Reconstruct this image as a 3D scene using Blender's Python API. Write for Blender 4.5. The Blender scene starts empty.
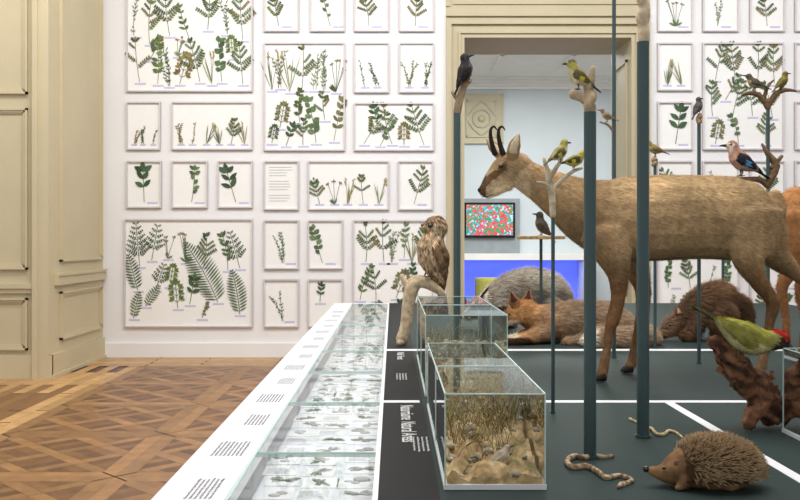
import bpy, math, random, bisect
from mathutils import Vector, Matrix, noise
random.seed(7)
F=900.0; CH=1.16; TZ=0.615
def W(u,v,d): return Vector(((u-393)/F*d, d, CH-(v-241)/F*d))
def G(u,v,h=0.0):
    d=(CH-TZ)*F/(v-241); p=W(u,v,d); p.z=TZ+h; return p
def S(r,g,b):
    def l(c):
        c/=255.0
        return c/12.92 if c<=0.04045 else ((c+0.055)/1.055)**2.4
    return (l(r),l(g),l(b),1.0)
def mul(c,k): return (c[0]*k,c[1]*k,c[2]*k,1.0)
def mix(a,b,t): 
    t=max(0,min(1,t)); return tuple(a[i]*(1-t)+b[i]*t for i in range(3))+(1.0,)
# ---------------- materials
def newmat(name):
    m=bpy.data.materials.new(name); m.use_nodes=True
    return m, m.node_tree.nodes, m.node_tree.links, m.node_tree.nodes['Principled BSDF']
def pmat(name,col,rough=.6,scale=8,amt=.08,metal=0,bump=0,emis=None,es=0,spec=.5):
    m,N,L,P=newmat(name)
    tc=N.new('ShaderNodeTexCoord'); nz=N.new('ShaderNodeTexNoise'); nz.inputs['Scale'].default_value=scale; nz.inputs['Detail'].default_value=4
    L.new(tc.outputs['Object'],nz.inputs['Vector'])
    r=N.new('ShaderNodeValToRGB'); r.color_ramp.elements[0].position=.3; r.color_ramp.elements[1].position=.7
    r.color_ramp.elements[0].color=mul(col,1-amt); r.color_ramp.elements[1].color=mul(col,1+amt)
    L.new(nz.outputs['Fac'],r.inputs['Fac']); L.new(r.outputs['Color'],P.inputs['Base Color'])
    P.inputs['Roughness'].default_value=rough; P.inputs['Metallic'].default_value=metal; P.inputs['Specular IOR Level'].default_value=spec
    if emis: P.inputs['Emission Color'].default_value=emis; P.inputs['Emission Strength'].default_value=es
    return m
def vmat(name,rough=.85,scale=60,lo=.75,hi=1.2,bump=0,spec=.3):
    m,N,L,P=newmat(name)
    at=N.new('ShaderNodeAttribute'); at.attribute_name='Col'
    tc=N.new('ShaderNodeTexCoord'); nz=N.new('ShaderNodeTexNoise'); nz.inputs['Scale'].default_value=scale; nz.inputs['Detail'].default_value=5
    L.new(tc.outputs['Object'],nz.inputs['Vector'])
    mr=N.new('ShaderNodeMapRange'); mr.inputs['From Min'].default_value=.3; mr.inputs['From Max'].default_value=.7; mr.inputs['To Min'].default_value=lo; mr.inputs['To Max'].default_value=hi
    L.new(nz.outputs['Fac'],mr.inputs['Value'])
    vm=N.new('ShaderNodeVectorMath'); vm.operation='SCALE'; L.new(at.outputs['Color'],vm.inputs[0]); L.new(mr.outputs['Result'],vm.inputs['Scale'])
    L.new(vm.outputs['Vector'],P.inputs['Base Color']); P.inputs['Roughness'].default_value=rough; P.inputs['Specular IOR Level'].default_value=spec
    if bump:
        b=N.new('ShaderNodeBump'); b.inputs['Strength'].default_value=bump; b.inputs['Distance'].default_value=.004
        L.new(nz.outputs['Fac'],b.inputs['Height']); L.new(b.outputs['Normal'],P.inputs['Normal'])
    return m
def glassmat():
    m,N,L,P=newmat('clear_glass'); N.remove(P)
    out=[n for n in N if n.type=='OUTPUT_MATERIAL'][0]
    t=N.new('ShaderNodeBsdfTransparent'); t.inputs['Color'].default_value=(.955,.975,.97,1)
    g=N.new('ShaderNodeBsdfGlossy'); g.inputs['Roughness'].default_value=.02
    fr=N.new('ShaderNodeFresnel'); fr.inputs['IOR'].default_value=1.45
    mx=N.new('ShaderNodeMixShader'); L.new(fr.outputs[0],mx.inputs[0]); L.new(t.outputs[0],mx.inputs[1]); L.new(g.outputs[0],mx.inputs[2]); L.new(mx.outputs[0],out.inputs['Surface'])
    return m
FUR=vmat('animal_fur',.9,45,.78,1.2,bump=.4,spec=.15)
MAT=vmat('painted_detail',.8,30,.93,1.06)
LEAF=vmat('pressed_leaf',.8,40,.75,1.25)
EYE=vmat('glass_eye',.1,5,1,1,spec=.8)
BARK=vmat('bark',.9,40,.6,1.25,bump=1.0)
WOODV=vmat('parquet_wood',.38,9,.8,1.18,spec=.45)
TERR=vmat('terrain',.95,60,.6,1.3,bump=1)
GL=glassmat()
GEDGE=pmat('glass_edge',S(196,222,218),.25,5,.05)
WHITE=pmat('wall_white',S(231,231,233),.8,2,.015)
CREAM=pmat('cream_panelling',S(198,186,154),.5,3,.03)
CREAM2=pmat('door_casing_paint',S(184,174,144),.5,3,.04)
TABLEB=pmat('dark_slate_top',S(42,56,54),.6,3,.06,spec=.15)
TABLEK=pmat('black_label_band',S(26,28,29),.6,3,.06,spec=.15)
TABLEW=pmat('white_laminate',S(232,234,238),.4,3,.015)
STEEL=pmat('dark_painted_steel',S(62,84,87),.4,6,.08,metal=.1)
INNER=pmat('next_room_wall',S(198,205,206),.8,2,.03)
INCEIL=pmat('plaster_ceiling',S(232,230,224),.8,3,.03)
# ---------------- mesh builder
class B:
    def __init__(s): s.v=[];s.f=[];s.m=[];s.c=[];s.s=[]
    def add(s,vs,fs,mi=0,col=(.8,.8,.8,1),smooth=False):
        b=len(s.v); s.v+= [tuple(p) for p in vs]
        if callable(col): s.c+=[col(Vector(p)) for p in vs]
        elif isinstance(col,list): s.c+=col
        else: s.c+=[col]*len(vs)
        for f in fs: s.f.append(tuple(b+i for i in f)); s.m.append(mi); s.s.append(smooth)
    def box(s,a,b,mi=0,col=(.8,.8,.8,1)):
        x0,x1=sorted((a[0],b[0]));y0,y1=sorted((a[1],b[1]));z0,z1=sorted((a[2],b[2]))
        vs=[(x0,y0,z0),(x1,y0,z0),(x1,y1,z0),(x0,y1,z0),(x0,y0,z1),(x1,y0,z1),(x1,y1,z1),(x0,y1,z1)]
        s.add(vs,[(3,2,1,0),(4,5,6,7),(0,1,5,4),(1,2,6,5),(2,3,7,6),(3,0,4,7)],mi,col)
    def tube(s,pts,mi=0,col=(.8,.8,.8,1),n=14,sub=3,lat=(0,1,0),cap=1):
        vs,fs=tube(pts,n,sub,lat,cap); s.add(vs,fs,mi,col,cap>0)
    def ball(s,c,r,mi=0,col=(.8,.8,.8,1)):
        r=Vector(r) if hasattr(r,'__len__') else Vector((r,r,r))
        vs=[];fs=[];n=12;k=8
        vs.append(Vector(c)+Vector((0,0,r.z)))
        for i in range(1,k):
            t=math.pi*i/k
            for j in range(n):
                a=2*math.pi*j/n; vs.append(Vector(c)+Vector((r.x*math.sin(t)*math.cos(a),r.y*math.sin(t)*math.sin(a),r.z*math.cos(t))))
        vs.append(Vector(c)-Vector((0,0,r.z)))
        for j in range(n): fs.append((0,1+j,1+(j+1)%n))
        for i in range(k-2):
            for j in range(n): fs.append((1+i*n+j,1+(i+1)*n+j,1+(i+1)*n+(j+1)%n,1+i*n+(j+1)%n))
        e=len(vs)-1
        for j in range(n): fs.append((e,1+(k-2)*n+(j+1)%n,1+(k-2)*n+j))
        s.add(vs,fs,mi,col,True)
    def build(s,name,mats,parent=None):
        xs=[p[0] for p in s.v];ys=[p[1] for p in s.v];zs=[p[2] for p in s.v]
        o=Vector(((min(xs)+max(xs))/2,(min(ys)+max(ys))/2,min(zs)))
        me=bpy.data.meshes.new(name); me.from_pydata([(p[0]-o.x,p[1]-o.y,p[2]-o.z) for p in s.v],[],s.f)
        for m in mats: me.materials.append(m)
        me.polygons.foreach_set('material_index',s.m); me.polygons.foreach_set('use_smooth',s.s)
        ca=me.color_attributes.new('Col','FLOAT_COLOR','POINT')
        ca.data.foreach_set('color',[x for c in s.c for x in c]); me.update()
        ob=bpy.data.objects.new(name,me); ob.location=o; bpy.context.scene.collection.objects.link(ob)
        return ob
def cr(a,b,c,d,t):
    return .5*((2*b)+(-a+c)*t+(2*a-5*b+4*c-d)*t*t+(-a+3*b-3*c+d)*t*t*t)
def tube(pts,n=14,sub=3,lat=(0,1,0),cap=1):
    P=[(Vector(p[0]),p[1],p[2] if len(p)>2 else p[1]) for p in pts]
    Q=[]
    for i in range(len(P)-1):
        a=P[max(i-1,0)];b=P[i];c=P[i+1];d=P[min(i+2,len(P)-1)]
        for k in range(sub):
            t=k/sub
            Q.append((Vector([cr(a[0][j],b[0][j],c[0][j],d[0][j],t) for j in range(3)]),max(1e-4,b[1]*(1-t)+c[1]*t),max(1e-4,b[2]*(1-t)+c[2]*t)))
    Q.append(P[-1])
    rings=[];cent=[]
    for i,q in enumerate(Q):
        t=(Q[min(i+1,len(Q)-1)][0]-Q[max(i-1,0)][0]).normalized()
        l=Vector(lat); l=l-t*l.dot(t)
        if l.length<.15: l=Vector((1,0,.1)); l=l-t*l.dot(t)
        l.normalize(); u=t.cross(l)
        if i==0:
            r=min(q[1],q[2])*cap; cent.append(q[0]-t*r*.8)
            if cap: rings.append((q[0]-t*r*.5,q[1]*.7,q[2]*.7,l,u))
        rings.append((q[0],q[1],q[2],l,u))
        if i==len(Q)-1:
            r=min(q[1],q[2])*cap; cent.append(q[0]+t*r*.8)
            if cap: rings.append((q[0]+t*r*.5,q[1]*.7,q[2]*.7,l,u))
    vs=[];fs=[]
    for c,ra,rb,l,u in rings:
        for j in range(n):
            a=2*math.pi*j/n; vs.append(c+l*ra*math.cos(a)+u*rb*math.sin(a))
    R=len(rings)
    for i in range(R-1):
        for j in range(n): fs.append((i*n+j,i*n+(j+1)%n,(i+1)*n+(j+1)%n,(i+1)*n+j))
    vs+=cent; e=R*n
    for j in range(n): fs.append((e,(j+1)%n,j)); fs.append((e+1,(R-1)*n+j,(R-1)*n+(j+1)%n))
    return vs,fs
def remesh(tubes,voxel,it=4,lat=(0,1,0)):
    vs=[];fs=[]
    for t in tubes:
        a,b=tube(t,16,4,lat); k=len(vs); vs+=a; fs+=[tuple(i+k for i in f) for f in b]
    me=bpy.data.meshes.new('tmp'); me.from_pydata([tuple(p) for p in vs],[],fs)
    ob=bpy.data.objects.new('tmp',me); bpy.context.scene.collection.objects.link(ob)
    m=ob.modifiers.new('r','REMESH'); m.mode='VOXEL'; m.voxel_size=voxel
    m=ob.modifiers.new('s','SMOOTH'); m.iterations=it; m.factor=.5
    dg=bpy.context.evaluated_depsgraph_get(); dg.update()
    r=bpy.data.meshes.new_from_object(ob.evaluated_get(dg))
    V=[v.co.copy() for v in r.vertices]; Fc=[tuple(p.vertices) for p in r.polygons]
    bpy.data.objects.remove(ob); bpy.data.meshes.remove(me); bpy.data.meshes.remove(r)
    return V,Fc
def fur(b,V,Fc,colfn,n,L,w,flow,lift=.35,mi=0,jit=.25,mask=None,cv=.25,floor=None):
    A=[];tot=0
    for f in Fc:
        a=(V[f[1]]-V[f[0]]).cross(V[f[2]]-V[f[0]]).length; tot+=a; A.append(tot)
    vs=[];fs=[];cs=[]
    for _ in range(n):
        i=min(bisect.bisect(A,random.random()*tot),len(Fc)-1); f=Fc[i]
        r1,r2=random.random(),random.random()
        p=V[f[0]]+(V[f[1]]-V[f[0]])*r1+(V[f[-1]]-V[f[0]])*r2
        if mask and not mask(p): continue
        nn=(V[f[1]]-V[f[0]]).cross(V[f[-1]]-V[f[0]]).normalized()
        fl=Vector(flow(p)) if callable(flow) else Vector(flow)
        fl=fl-nn*fl.dot(nn)
        fl=fl.normalized() if fl.length>1e-4 else Vector((1,0,0))
        d=(fl+nn*lift+Vector((random.uniform(-jit,jit),random.uniform(-jit,jit),random.uniform(-jit,jit)))).normalized()
        sd=d.cross(nn)
        if sd.length<1e-4: continue
        sd.normalize(); l=L*random.uniform(.6,1.2)
        q=p+d*l
        if floor is not None and q.z<floor: q.z=floor
        k=len(vs); vs+=[p-sd*w/2,p+sd*w/2,q]; fs.append((k,k+1,k+2))
        c=mul(colfn(p),random.uniform(1-cv,1+cv)); cs+=[c,c,mul(c,1.2)]
    b.add(vs,fs,mi,cs,True)
def empty(name,loc=(0,0,0)):
    e=bpy.data.objects.new(name,None); e.location=loc; bpy.context.scene.collection.objects.link(e); return e
def child(ob,e):
    ob.parent=e; ob.matrix_parent_inverse=Matrix.Translation(-Vector(e.location)); return ob
# ================= ROOM
D=9.0; CEIL=5.2
b=B()
b.box((-2.9,D,0),(.70,D+.8,CEIL)); b.box((2.39,D,0),(6,D+.8,CEIL)); b.box((.70,D,3.20),(2.39,D+.8,CEIL))
b.build('wall_back',[WHITE])
b=B(); b.box((-2.9,D-.03,0),(.53,D,.14)); b.box((2.58,D-.03,0),(6,D,.14)); b.build('baseboard_back',[WHITE])
b=B()
def casing(off,w,dep):
    x0=.70-off;x1=2.39+off;zt=3.20+off
    b.box((x0-w,D-dep,0),(x0,D,zt+w)); b.box((x1,D-dep,0),(x1+w,D,zt+w)); b.box((x0,D-dep,zt),(x1,D,zt+w))
casing(-.012,.04,.03);casing(.028,.02,.05);casing(.048,.07,.025);casing(.118,.05,.06)
b.box((.712,D,0),(.70,D+.8,3.2)); b.box((2.378,D,0),(2.39,D+.8,3.2)); b.box((.70,D,3.188),(2.39,D+.8,3.20))
for z0,z1 in ((.2,.9),(1.05,3.0)):
    for a0,a1,c0,c1 in ((.12,.68,z0,z0+.03),(.12,.68,z1-.03,z1),(.12,.15,z0,z1),(.65,.68,z0,z1)):
        b.box((2.36,D+a0,c0),(2.378,D+a1,c1))
b.box((.53,D-.02,3.37),(2.56,D,CEIL)); b.box((.53,D-.05,3.40),(2.56,D-.02,3.44)); b.box((.53,D-.035,3.5),(.57,D-.02,CEIL)); b.box((2.52,D-.035,3.5),(2.56,D-.02,CEIL)); b.box((.6,D-.035,3.52),(2.49,D-.02,3.55))
b.build('trim_door_casing',[CREAM2])
def mold(b,plane,pos,a0,z0,a1,z1,sgn):
    for i,(w,dp) in enumerate(((.018,.028),(.018,.018),(.012,.01))):
        o=i*.018
        for (p0,q0,p1,q1) in ((a0+o,z0+o,a1-o,z0+o+w),(a0+o,z1-o-w,a1-o,z1-o),(a0+o,z0+o,a0+o+w,z1-o),(a1-o-w,z0+o,a1-o,z1-o)):
            if plane=='x': b.box((pos,p0,q0),(pos+sgn*dp,p1,q1))
            else: b.box((p0,pos,q0),(p1,pos+sgn*dp,q1))
b=B(); b.box((-3.3,7.7,0),(-2.9,D+.8,CEIL)); 
mold(b,'x',-2.9,7.82,.98,8.92,4.8,1); mold(b,'x',-2.9,7.82,.3,8.92,.72,1)
b.box((-2.9,7.7,.78),(-2.86,D-.03,.86)); b.box((-2.9,7.7,.86),(-2.845,D-.03,.885))
b.build('wall_left',[CREAM])
b=B(); b.box((-2.9,7.58,0),(-2.87,D-.03,.2)); b.box((-2.87,7.58,0),(-2.855,D-.03,.03)); b.box((-5.5,7.57,0),(-2.87,7.6,.2)); b.build('baseboard_left',[CREAM])
b=B(); b.box((-5.5,7.6,0),(-2.9,7.7,CEIL))
b.box((-2.99,7.57,.2),(-2.9,7.6,CEIL)); b.box((-5.5,7.56,.76),(-2.99,7.6,.80)); b.box((-5.5,7.575,.72),(-2.99,7.6,.76));b.box((-3.03,7.55,0),(-2.985,7.6,CEIL))
mold(b,'y',7.6,-4.2,.92,-3.08,2.28,-1); mold(b,'y',7.6,-4.2,2.40,-3.08,4.6,-1); mold(b,'y',7.6,-4.2,.24,-3.08,.68,-1)
b.build('wall_left_return',[CREAM])
b=B(); b.box((6,-2,0),(6.2,D+.8,CEIL)); b.build('wall_right',[WHITE])
b=B(); b.box((-5.5,-2,CEIL),(6,D,CEIL+.1)); b.build('ceiling',[WHITE])
# floor with parquet
b=B(); b.box((-5.5,-2,-.1),(6.2,18,-.004),0,S(84,56,36))
def clip(poly,x0,y0,x1,y1):
    for ax,val,sg in ((0,x0,1),(0,x1,-1),(1,y0,1),(1,y1,-1)):
        out=[]
        for i in range(len(poly)):
            p=poly[i];q=poly[(i+1)%len(poly)]
            pi=(p[ax]-val)*sg>=0; qi=(q[ax]-val)*sg>=0
            if pi: out.append(p)
            if pi!=qi:
                t=(val-p[ax])/(q[ax]-p[ax]); out.append((p[0]+(q[0]-p[0])*t,p[1]+(q[1]-p[1])*t))
        poly=out
        if len(poly)<3: return []
    return poly
def plank(poly,c):
    if len(poly)<3: return
    cx=sum(p[0] for p in poly)/len(poly);cy=sum(p[1] for p in poly)/len(poly)
    poly=[(cx+(p[0]-cx)*.985,cy+(p[1]-cy)*.985) for p in poly]
    b.add([(p[0],p[1],0) for p in poly],[tuple(range(len(poly)))],0,mul(c,random.uniform(.78,1.18)))
LT=S(148,108,68);MD=S(126,88,54);DK=S(104,70,44)
def panel(x,y,s):
    fw=.085
    plank([(x,y),(x+s,y),(x+s-fw,y+fw),(x+fw,y+fw)],LT);plank([(x,y+s),(x+s,y+s),(x+s-fw,y+s-fw),(x+fw,y+s-fw)],LT)
    plank([(x,y),(x,y+s),(x+fw,y+s-fw),(x+fw,y+fw)],LT);plank([(x+s,y),(x+s,y+s),(x+s-fw,y+s-fw),(x+s-fw,y+fw)],LT)
    cx,cy=x+s/2,y+s/2; c=(s-2*fw)/math.sqrt(2)/2; r=.7071
    def T(u,v): return (cx+(u-v)*r,cy+(u+v)*r)
    sw=.07
    for i in range(-3,3):
        for j in range(-3,3):
            u0,v0=i*c,j*c
            def q(a0,b0,a1,b1,col): plank(clip([T(a0,b0),T(a1,b0),T(a1,b1),T(a0,b1)],x+fw,y+fw,x+s-fw,y+s-fw),col)
            q(u0-sw/2,v0-sw/2,u0+sw/2,v0+c-sw/2,LT)
            q(u0+sw/2,v0-sw/2,u0+c-sw/2,v0+sw/2,LT)
            k=3;wd=(c-sw)/k
            for t in range(k):
                if (i+j)%2: q(u0+sw/2+t*wd,v0+sw/2,u0+sw/2+(t+1)*wd,v0+c-sw/2,MD if t!=1 else DK)
                else: q(u0+sw/2,v0+sw/2+t*wd,u0+c-sw/2,v0+sw/2+(t+1)*wd,DK if t!=1 else MD)
s=.98
for i in range(5):
    for j in range(8): panel(-2.35+i*s,8.35-(j+1)*s,s)
LB=S(188,148,98);LB2=S(130,92,56)
for i in range(7):
    y=8.35+i*.093
    for j in range(8): plank([(-2.9+j*1.2+(i%2)*.5-.6,y),(-2.9+(j+1)*1.2+(i%2)*.5-.6,y),(-2.9+(j+1)*1.2+(i%2)*.5-.6,y+.093),(-2.9+j*1.2+(i%2)*.5-.6,y+.093)],LB)
for i in range(34):
    x=-2.35-(i+1)*.093
    for j in range(7): 
        y1=8.35-j*1.1-(i%2)*.4
        plank([(x,y1-1.1),(x+.093,y1-1.1),(x+.093,y1),(x,y1)],LB2 if (i>1 and j>0) else LB)
b.build('floor',[WOODV])
# ================= NEXT ROOM
E=17.5
b=B(); b.box((-.5,E,0),(6,E+.2,4.3)); b.build('wall_next_room_far',[INNER])
b=B(); b.box((-.7,D+.8,0),(-.5,E,4.3)); b.box((5.8,D+.8,0),(6,E,4.3)); b.build('wall_next_room_sides',[INNER])
b=B(); b.box((-.7,D+.8,4.3),(6,E,4.4)); 
for k in range(4): b.box((-.5,E-.3+.07*k,4.3-.05*(k+1)),(5.8,E,4.3-.05*k))
for k in range(3): b.box((.4,11+k*2,4.26),(5,11.06+k*2,4.3))
for k in range(4): b.box((.6+k*1.2,10.5,4.26),(.66+k*1.2,16.5,4.3))
b.build('ceiling_next_room',[INCEIL])
b=B(); EW=E-.002
x0,x1,z0,z1=1.3,2.14,3.05,4.02
b.box((x0,EW-.04,z0),(x1,EW,z1)); mold(b,'y',EW-.04,x0,z0,x1,z1,-1); mold(b,'y',EW-.04,x0+.12,z0+.12,x1-.12,z1-.12,-1)
cx,cz=(x0+x1)/2,(z0+z1)/2
for k in range(24):
    a=2*math.pi*k/24;a2=2*math.pi*(k+1)/24
    b.tube([((cx+.17*math.cos(a),EW-.05,cz+.17*math.sin(a)),.02),((cx+.17*math.cos(a2),EW-.05,cz+.17*math.sin(a2)),.02)],n=6,sub=1)
for sx in(-1,1):
    b.tube([((cx,EW-.05,cz+.34),.018),((cx+sx*.3,EW-.05,cz),.018),((cx,EW-.05,cz-.34),.018)],n=6,sub=2)
b.ball((cx,EW-.05,cz),(.07,.04,.07))
b.build('overdoor_relief',[CREAM2])
b=B()
b.box((.9,E-.5,.80),(3.75,E-.002,.92)); b.box((.9,E-.12,.92),(2.45,E-.002,1.98),1); b.box((3.6,E-.5,0),(3.75,E-.002,.80))
b.build('display_bench',[INCEIL,pmat('grey_panel',S(140,146,148),.6)])
b=B(); b.box((.95,E-.03,.02),(3.58,E-.005,.79)); b.build('blue_light_panel',[pmat('blue_led_panel',S(80,100,225),.5,2,.1,emis=S(96,112,240),es=.7)])
m,N,L,P=newmat('tv_picture'); tc=N.new('ShaderNodeTexCoord'); vo=N.new('ShaderNodeTexVoronoi'); vo.inputs['Scale'].default_value=30
L.new(tc.outputs['Object'],vo.inputs['Vector']); rp=N.new('ShaderNodeValToRGB'); cr_=rp.color_ramp; cr_.interpolation='CONSTANT'
cr_.elements[0].color=S(60,130,90);cr_.elements[1].color=S(70,160,200);cr_.elements[1].position=.36
for p,c in ((.47,S(70,140,70)),(.58,S(215,70,100)),(.7,S(150,190,210)),(.8,S(200,50,60))): e=cr_.elements.new(p); e.color=c
sp=N.new('ShaderNodeSeparateColor'); L.new(vo.outputs['Color'],sp.inputs[0]); L.new(sp.outputs[0],rp.inputs[0]); L.new(rp.outputs[0],P.inputs['Base Color']); L.new(rp.outputs[0],P.inputs['Emission Color']); P.inputs['Emission Strength'].default_value=.5
b=B(); tx0,tx1,tz0,tz1=1.37,2.35,1.22,1.90
b.box((tx0,E-.18,tz0),(tx1,E-.123,tz1),0,S(20,22,24)); b.box((tx0+.04,E-.186,tz0+.05),(tx1-.04,E-.18,tz1-.04),1)
b.build('television',[MAT,m])
b=B(); b.tube([((1.78,16.6,0),.25),((1.78,16.6,.03),.27),((1.78,16.6,.44),.27),((1.78,16.6,.47),.25)],0,S(178,176,90),n=24,sub=2,cap=0); b.build('round_pouf',[MAT])
# ================= HERBARIUM FRAMES
GREENS=[S(84,108,74),S(96,118,80),S(66,90,64),S(112,130,94),S(116,116,80),S(84,100,58),S(128,116,76),S(104,124,70)]
class Pl:
    def __init__(s,b,rng): s.b=b;s.r=rng
    def leaf(s,x,y,a,L,w,c):
        ca,sa=math.cos(a),math.sin(a)
        pts=[(0,0),(.25,.42),(.55,.5),(.82,.26),(1,0),(.82,-.26),(.55,-.5),(.25,-.42)]
        yy=D-.0125-s.r.random()*.006
        vs=[]
        for u,v in pts:
            px=x+(u*L*ca-v*w*sa);py=y-(u*L*sa+v*w*ca)
            vs.append(((px-393)/100,yy,CH-(py-241)/100))
        s.b.add(vs,[tuple(reversed(range(8)))],2,mul(c,s.r.uniform(.65,1.3)))
    def stem(s,x,y,a,L,t,c):
        ca,sa=math.cos(a),math.sin(a); yy=D-.012-s.r.random()*.002
        q=[(0,-t/2),(L,-t/2),(L,t/2),(0,t/2)]
        s.b.add([((x+u*ca-v*sa-393)/100,yy,CH-(y-(u*sa+v*ca)-241)/100) for u,v in q],[(0,1,2,3)],2,c)
        return x+L*ca,y-L*sa
    def plant(s,k,x,y,a,L,depth=0):
        r=s.r;c=r.choice(GREENS);sc=mul(c,.8)
        if k=='fern':
            n=max(9,int(L/2.8));cv=r.uniform(-.02,.02);c=r.choice(GREENS[:3])
            for i in range(n):
                x,y=s.stem(x,y,a,L/n,.6,sc);a+=cv
                t=i/n;pl=L*.25*math.sin(math.pi*min(1,.25+t*.75))+.6
                for sg in(-1,1): s.leaf(x,y,a+sg*1.15,pl,L/n*.5,c)
        elif k=='bracken':
            n=max(6,int(L/5));c=GREENS[2]
            for i in range(n):
                x,y=s.stem(x,y,a,L/n,.6,sc)
                t=i/n;pl=L*.34*(1-t)+1.5
                if i>=1:
                    for sg in(-1,1):
                        aa=a+sg*1.0;X,Y=x,y;m=max(3,int(pl/2))
                        for q in range(m):
                            X,Y=s.stem(X,Y,aa,pl/m,.35,sc); l=(1-q/m)*pl*.22+.6
                            for s2 in(-1,1): s.leaf(X,Y,aa+s2*1.0,l,pl/m*.6,c)
        elif k=='leafy':
            n=r.randint(6,9);cv=r.uniform(-.06,.06);lw=r.uniform(.07,.13)
            for i in range(n):
                x,y=s.stem(x,y,a,L/n,.5,sc);a+=cv
                if i>0:
                    for sg in((-1,1) if r.random()<.6 else (r.choice((-1,1)),)): s.leaf(x,y,a+sg*r.uniform(.6,1.2),L*r.uniform(.13,.22),L*lw*r.uniform(.8,1.2),c)
            s.leaf(x,y,a,L*.16,L*lw,c)
        elif k=='big':
            n=4
            for i in range(n):
                x,y=s.stem(x,y,a,L/n,.6,sc)
                if i: 
                    for sg in(-1,1): s.leaf(x,y,a+sg*r.uniform(.6,1.1),L*r.uniform(.28,.38),L*r.uniform(.13,.18),GREENS[2])
            s.leaf(x,y,a,L*.34,L*.17,GREENS[2])
        elif k=='fine':
            for q in range(r.randint(1,3)):
                X,Y,A=x+r.uniform(-2,2),y,a+r.uniform(-.22,.22);n=9;cv=r.uniform(-.05,.05);l=L*r.uniform(.75,1)
                for i in range(n):
                    X,Y=s.stem(X,Y,A,l/n,.4,sc);A+=cv
                    for sg in(-1,1):
                        if r.random()<.75: s.leaf(X,Y,A+sg*r.uniform(.4,.9),l*r.uniform(.06,.15),.9,c)
        elif k=='grass':
            for q in range(r.randint(4,7)):
                aa=a+r.uniform(-.4,.4);s.leaf(x+r.uniform(-1,1),y,aa,L*r.uniform(.5,1),.8,mix(c,S(150,150,100),.4))
            for w in range(2):
                xx,yy=s.stem(x,y,a+r.uniform(-.2,.2),L*.9,.35,sc)
                for q in range(5): s.leaf(xx,yy+q*1.5,a+r.uniform(-.6,.6),3,1.0,S(160,148,104))
        elif k=='bush':
            n=6;cv=r.uniform(-.05,.05)
            for i in range(n):
                x,y=s.stem(x,y,a,L/n,.5,sc);a+=cv
                if i>=1 and depth<1:
                    for sg in(-1,1):
                        if r.random()<.8: s.plant('bush',x,y,a+sg*r.uniform(.6,.95),L*.42*(1.1-i/n),1)
                elif depth>=1:
                    for sg in(-1,1): s.leaf(x,y,a+sg*.9,max(1.6,L*.19),max(.9,L*.11),c)
            s.leaf(x,y,a,max(2,L*.14),max(1.2,L*.08),c)
        elif k=='palm':
            n=4
            for i in range(n):
                x,y=s.stem(x,y,a,L/n*.8,.6,sc)
                for sg in(-1,1):
                    if i<n-1:
                        x2,y2=s.stem(x,y,a+sg*.9,L*.14,.5,sc)
                        for q in(-.8,0,.8): s.leaf(x2,y2,a+sg*.9+q,L*.17,L*.09,c)
            for q in(-1,-.4,.2,.9): s.leaf(x,y,a+q,L*.2,L*.1,c)
        elif k=='flower':
            for q in range(r.randint(3,5)):
                aa=a+r.uniform(-.4,.4);xx,yy=s.stem(x,y,aa,L*r.uniform(.6,.95),.4,sc)
                for w in range(4): s.leaf(xx,yy,aa+r.uniform(-1.4,1.4),2.6,1.2,mix(c,S(170,140,120),.5))
            for q in range(4): s.leaf(x,y,a+r.uniform(-1.2,1.2),L*.25,L*.06,c)
FR=pmat('pale_wood_frame',S(208,202,204),.5,20,.04); PAPER=pmat('herbarium_paper',S(238,238,237),.85,30,.01)
def frame(u0,v0,u1,v1,specs=None,seed=0,kind=None,nx=1,ny=1,text=False):
    b=B();r=random.Random(seed*17+5)
    x0,x1=(u0-393)/100,(u1-393)/100;z1,z0=CH-(v0-241)/100,CH-(v1-241)/100
    w=.014
    b.box((x0,D-.008,z0),(x1,D,z1),1)
    for q in ((x0,z0,x1,z0+w),(x0,z1-w,x1,z1),(x0,z0+w,x0+w,z1-w),(x1-w,z0+w,x1,z1-w)): b.box((q[0],D-.03,q[1]),(q[2],D,q[3]),0)
    p=Pl(b,r)
    def lab(x,y,wd,h,c=S(196,194,226)): 
        y=min(y,v1-4.5)
        b.add([((x-393)/100,D-.0095,CH-(y+h-241)/100),((x+wd-393)/100,D-.0095,CH-(y+h-241)/100),((x+wd-393)/100,D-.0095,CH-(y-241)/100),((x-393)/100,D-.0095,CH-(y-241)/100)],[(0,1,2,3)],3,c)
    if text:
        for i in range(13):
            if i in(4,9): continue
            lab(u0+5,v0+6+i*2.8,(u1-u0-11)*r.uniform(.7,1),.7,S(185,185,188))
    elif specs:
        for k,x,y,a,L in specs:
            p.plant(k,x,y,math.radians(a),L); lab(x-5,y+1,11,1.9)
    else:
        cw=(u1-u0-6)/nx;chh=(v1-v0-6)/ny
        for i in range(nx):
            for j in range(ny):
                k=r.choice(kind) if isinstance(kind,(list,tuple)) else kind
                L=min(chh*.84,cw*1.9)*r.uniform(.85,1.0)
                bx=u0+3+cw*(i+.5)+r.uniform(-.1,.1)*cw; by=v0+3+chh*(j+.93)
                p.plant(k,bx,by,math.pi/2+r.uniform(-.3,.3),L); lab(bx-cw*.3 if cw<16 else bx+3,by,min(10,cw*.6),1.9)
    b.build('herbarium_frame',[FR,PAPER,LEAF,MAT])
frame(127,-12,253,92,specs=[('fine',136,36,80,44),('bush',150,44,95,40),('bush',170,36,100,42),('leafy',190,40,110,34),('bush',208,30,85,36),('fine',226,34,100,36),('bush',243,40,95,44),('bush',140,82,100,40),('leafy',158,84,85,40),('fine',169,86,95,40),('palm',180,84,75,34),('bush',200,82,100,40),('leafy',222,82,95,40),('bush',243,84,95,38),('flower',178,56,90,22),('palm',233,58,95,24),('grass',212,84,90,34),('bush',150,60,60,24)],seed=1)
frame(127,102,161,150,kind='fine',seed=2,nx=3); frame(172,102,253,150,kind=['fine','grass','bush','flower'],seed=3,nx=6)
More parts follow.
